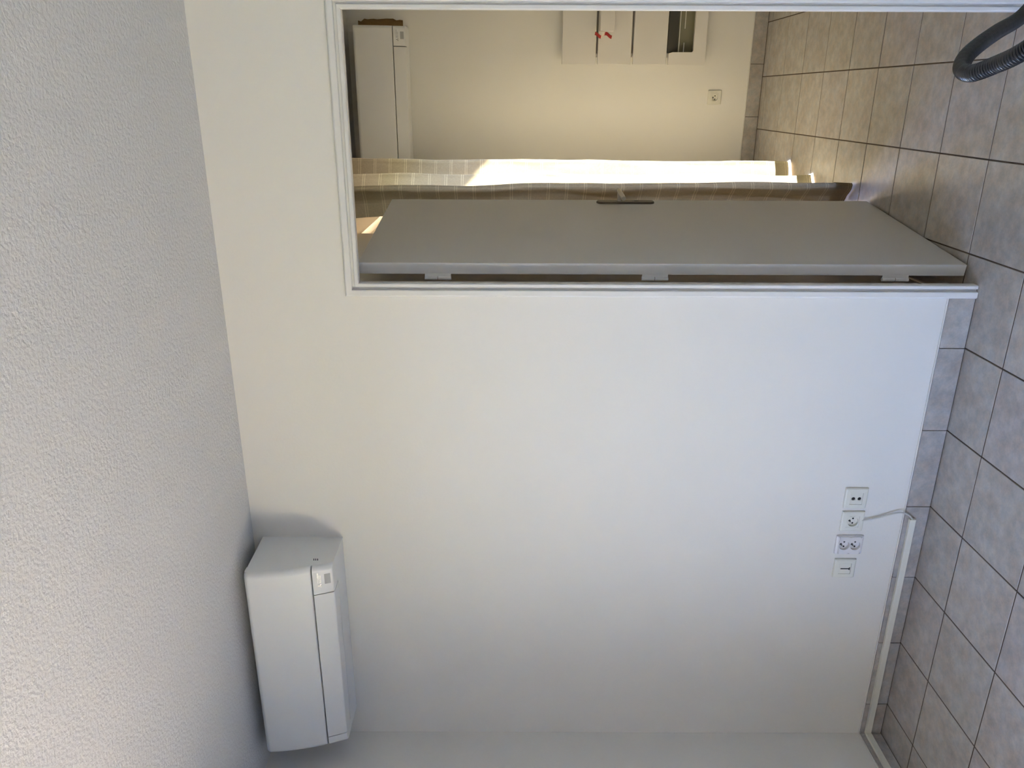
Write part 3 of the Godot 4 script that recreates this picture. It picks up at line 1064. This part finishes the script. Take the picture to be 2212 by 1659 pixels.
func build_radiator() -> void:
	var x0 := 0.1815
	var x1 := 0.69
	var t := thing("towel_radiator", Vector3((x0 + x1) / 2, 0.38, Z2), "white flat panel towel radiator with horizontal gaps on the far room's end wall", "radiator")
	var off := -t.position
	var zf := Z2 + 0.066
	var ys := [[1.0375, 1.2415], [0.825, 1.0265], [0.611, 0.8135]]
	for y in ys:
		var s := st()
		box(s, Vector3(x0, y[0], zf - 0.022), Vector3(x1, y[1], zf), 0.003)
		obj("heating_panel", s, M.rad, t).position = off
	# lowest panel, open at the top for the blower
	var s := st()
	var pts := PackedVector2Array([Vector2(x0, 0.379), Vector2(x1, 0.379), Vector2(x1, 0.599), Vector2(x1 - 0.055, 0.599), Vector2(x1 - 0.055, 0.452), Vector2(0.262, 0.452), Vector2(0.255, 0.455), Vector2(0.252, 0.462), Vector2(0.252, 0.575), Vector2(0.245, 0.599), Vector2(x0, 0.599)])
	prism(s, pts, Vector3(0, 0, zf - 0.022), Vector3.RIGHT, Vector3.UP, 0.022, 0.0)
	var low := obj("heating_panel", s, M.rad, t)
	low.position = off
	s = st()
	box(s, Vector3(0.245, 0.445, Z2 + 0.002), Vector3(x1 - 0.05, 0.606, Z2 + 0.006))
	obj("blower_back", s, M.cavity, low)
	s = st()
	var gx := Transform3D(Basis(Vector3.RIGHT, 0.32), Vector3(0, 0.575, zf - 0.026))
	box(s, Vector3(0.247, -0.034, -0.004), Vector3(x1 - 0.056, 0.034, 0.004), 0.002, gx)
	var gr := obj("blower_grille", s, M.grille, low)
	s = st()
	cyl(s, Vector3(0.25, 0.539, zf - 0.012), Vector3(x1 - 0.056, 0.539, zf - 0.012), 0.0022, 8)
	obj("grille_rod", s, M.rad, gr)
	for q in [[0.252, 0.308], [0.385, 0.52]]:
		s = st()
		box(s, Vector3(q[0], 0.498, Z2 + 0.007), Vector3(q[1], 0.5025, Z2 + 0.012), 0.0005)
		obj("blower_slat", s, M.rad, low)
	# collectors behind the panels
	for x in [0.235, 0.63]:
		s = st()
		box(s, Vector3(x - 0.012, 0.40, Z2 + 0.012), Vector3(x + 0.012, 1.22, zf - 0.024), 0.003)
		obj("collector", s, M.rad, t).position = off
	for y in [0.405, 1.17]:
		s = st()
		box(s, Vector3(0.60, y - 0.012, Z2), Vector3(0.66, y + 0.012, zf - 0.024), 0.002)
		obj("wall_bracket", s, M.rad, t).position = off
	# towel box standing proud of the second panel
	s = st()
	box(s, Vector3(0.362, 0.938, zf), Vector3(x1 - 0.02, 1.024, zf + 0.07), 0.003)
	obj("towel_holder", s, M.rad, t).position = off
	# small curled red and white strip held at the end of the holder
	var rb := thing("ribbon", Vector3(0.336, 1.0, zf + 0.05), "small curled red and white ribbon at the end of the towel radiator's holder", "ribbon")
	for part in 3:
		s = st()
		var n := 26
		for k in [range(26), range(9), range(15, 26)][part]:
			var pq := []
			for m in [k, k + 1]:
				var f := float(m) / n
				var yy := 0.052 - 0.1 * f
				var zz := 0.014 * sin(f * TAU * 1.0)
				var xx := 0.004 + 0.01 * cos(f * TAU * 1.5)
				pq.append(Vector3(xx, yy, zz))
			var e := (pq[1] - pq[0]) as Vector3
			var wdt := Vector3(0.008, 0.0, 0.014)
			var nn := wdt.cross(e).normalized()
			var o := nn * (0.0008 if part == 0 else -0.0008)
			var up := nn if part == 0 else -nn
			quad(s, pq[0] - wdt + o, pq[0] + wdt + o, pq[1] + wdt + o, pq[1] - wdt + o, up)
		obj("white_side" if part == 0 else "red_side", s, M.paper if part == 0 else M.red, rb)

func build_hose() -> void:
	var c := [Vector3(0.62, 0.021, 0.26), Vector3(0.45, 0.021, 0.12), Vector3(0.31, 0.05, 0.105), Vector3(0.216, 0.137, 0.166), Vector3(0.161, 0.276, 0.293), Vector3(0.122, 0.369, 0.382), Vector3(0.093, 0.427, 0.447), Vector3(0.066, 0.464, 0.51), Vector3(0.054, 0.476, 0.578), Vector3(0.07, 0.464, 0.647), Vector3(0.094, 0.455, 0.723), Vector3(0.16, 0.42, 0.82), Vector3(0.3, 0.28, 0.95), Vector3(0.45, 0.08, 1.08), Vector3(0.6, 0.021, 1.18), Vector3(0.78, 0.021, 1.26)]
	var p := resample(smooth(c, 16), 0.0011)
	var s := st()
	tube(s, p, func(l): return 0.0155 + 0.0046 * (0.5 + 0.5 * sin(l / 0.0074 * TAU)), 22)
	var t := thing("vacuum_hose", Vector3(0.4, 0, 0.7), "dark grey ribbed vacuum cleaner hose arching up from the tiles in front of the doorway", "hose")
	obj("ribbed_tube", s, M.hose, t).position = -t.position
	for e in [[c[0], c[1]], [c[c.size() - 1], c[c.size() - 2]]]:
		s = st()
		var d: Vector3 = (e[0] - e[1]).normalized()
		tube(s, PackedVector3Array([e[0] - d * 0.03, e[0] - d * 0.028, e[0] + d * 0.07, e[0] + d * 0.072]), func(l): return 0.0205 if l > 0.001 and l < 0.1015 else 0.019, 20)
		obj("hose_cuff", s, M.cuff, t).position = -t.position

func _ready() -> void:
	build_camera()
	build_light()
	make_materials()
	build_shell()
	build_shade_tree()
	build_windows()
	build_floor()
	build_skirtings()
	build_frame()
	build_door()
	build_acs()
	build_sockets()
	build_trunking()
	build_curtain()
	build_radiator()
	build_hose()
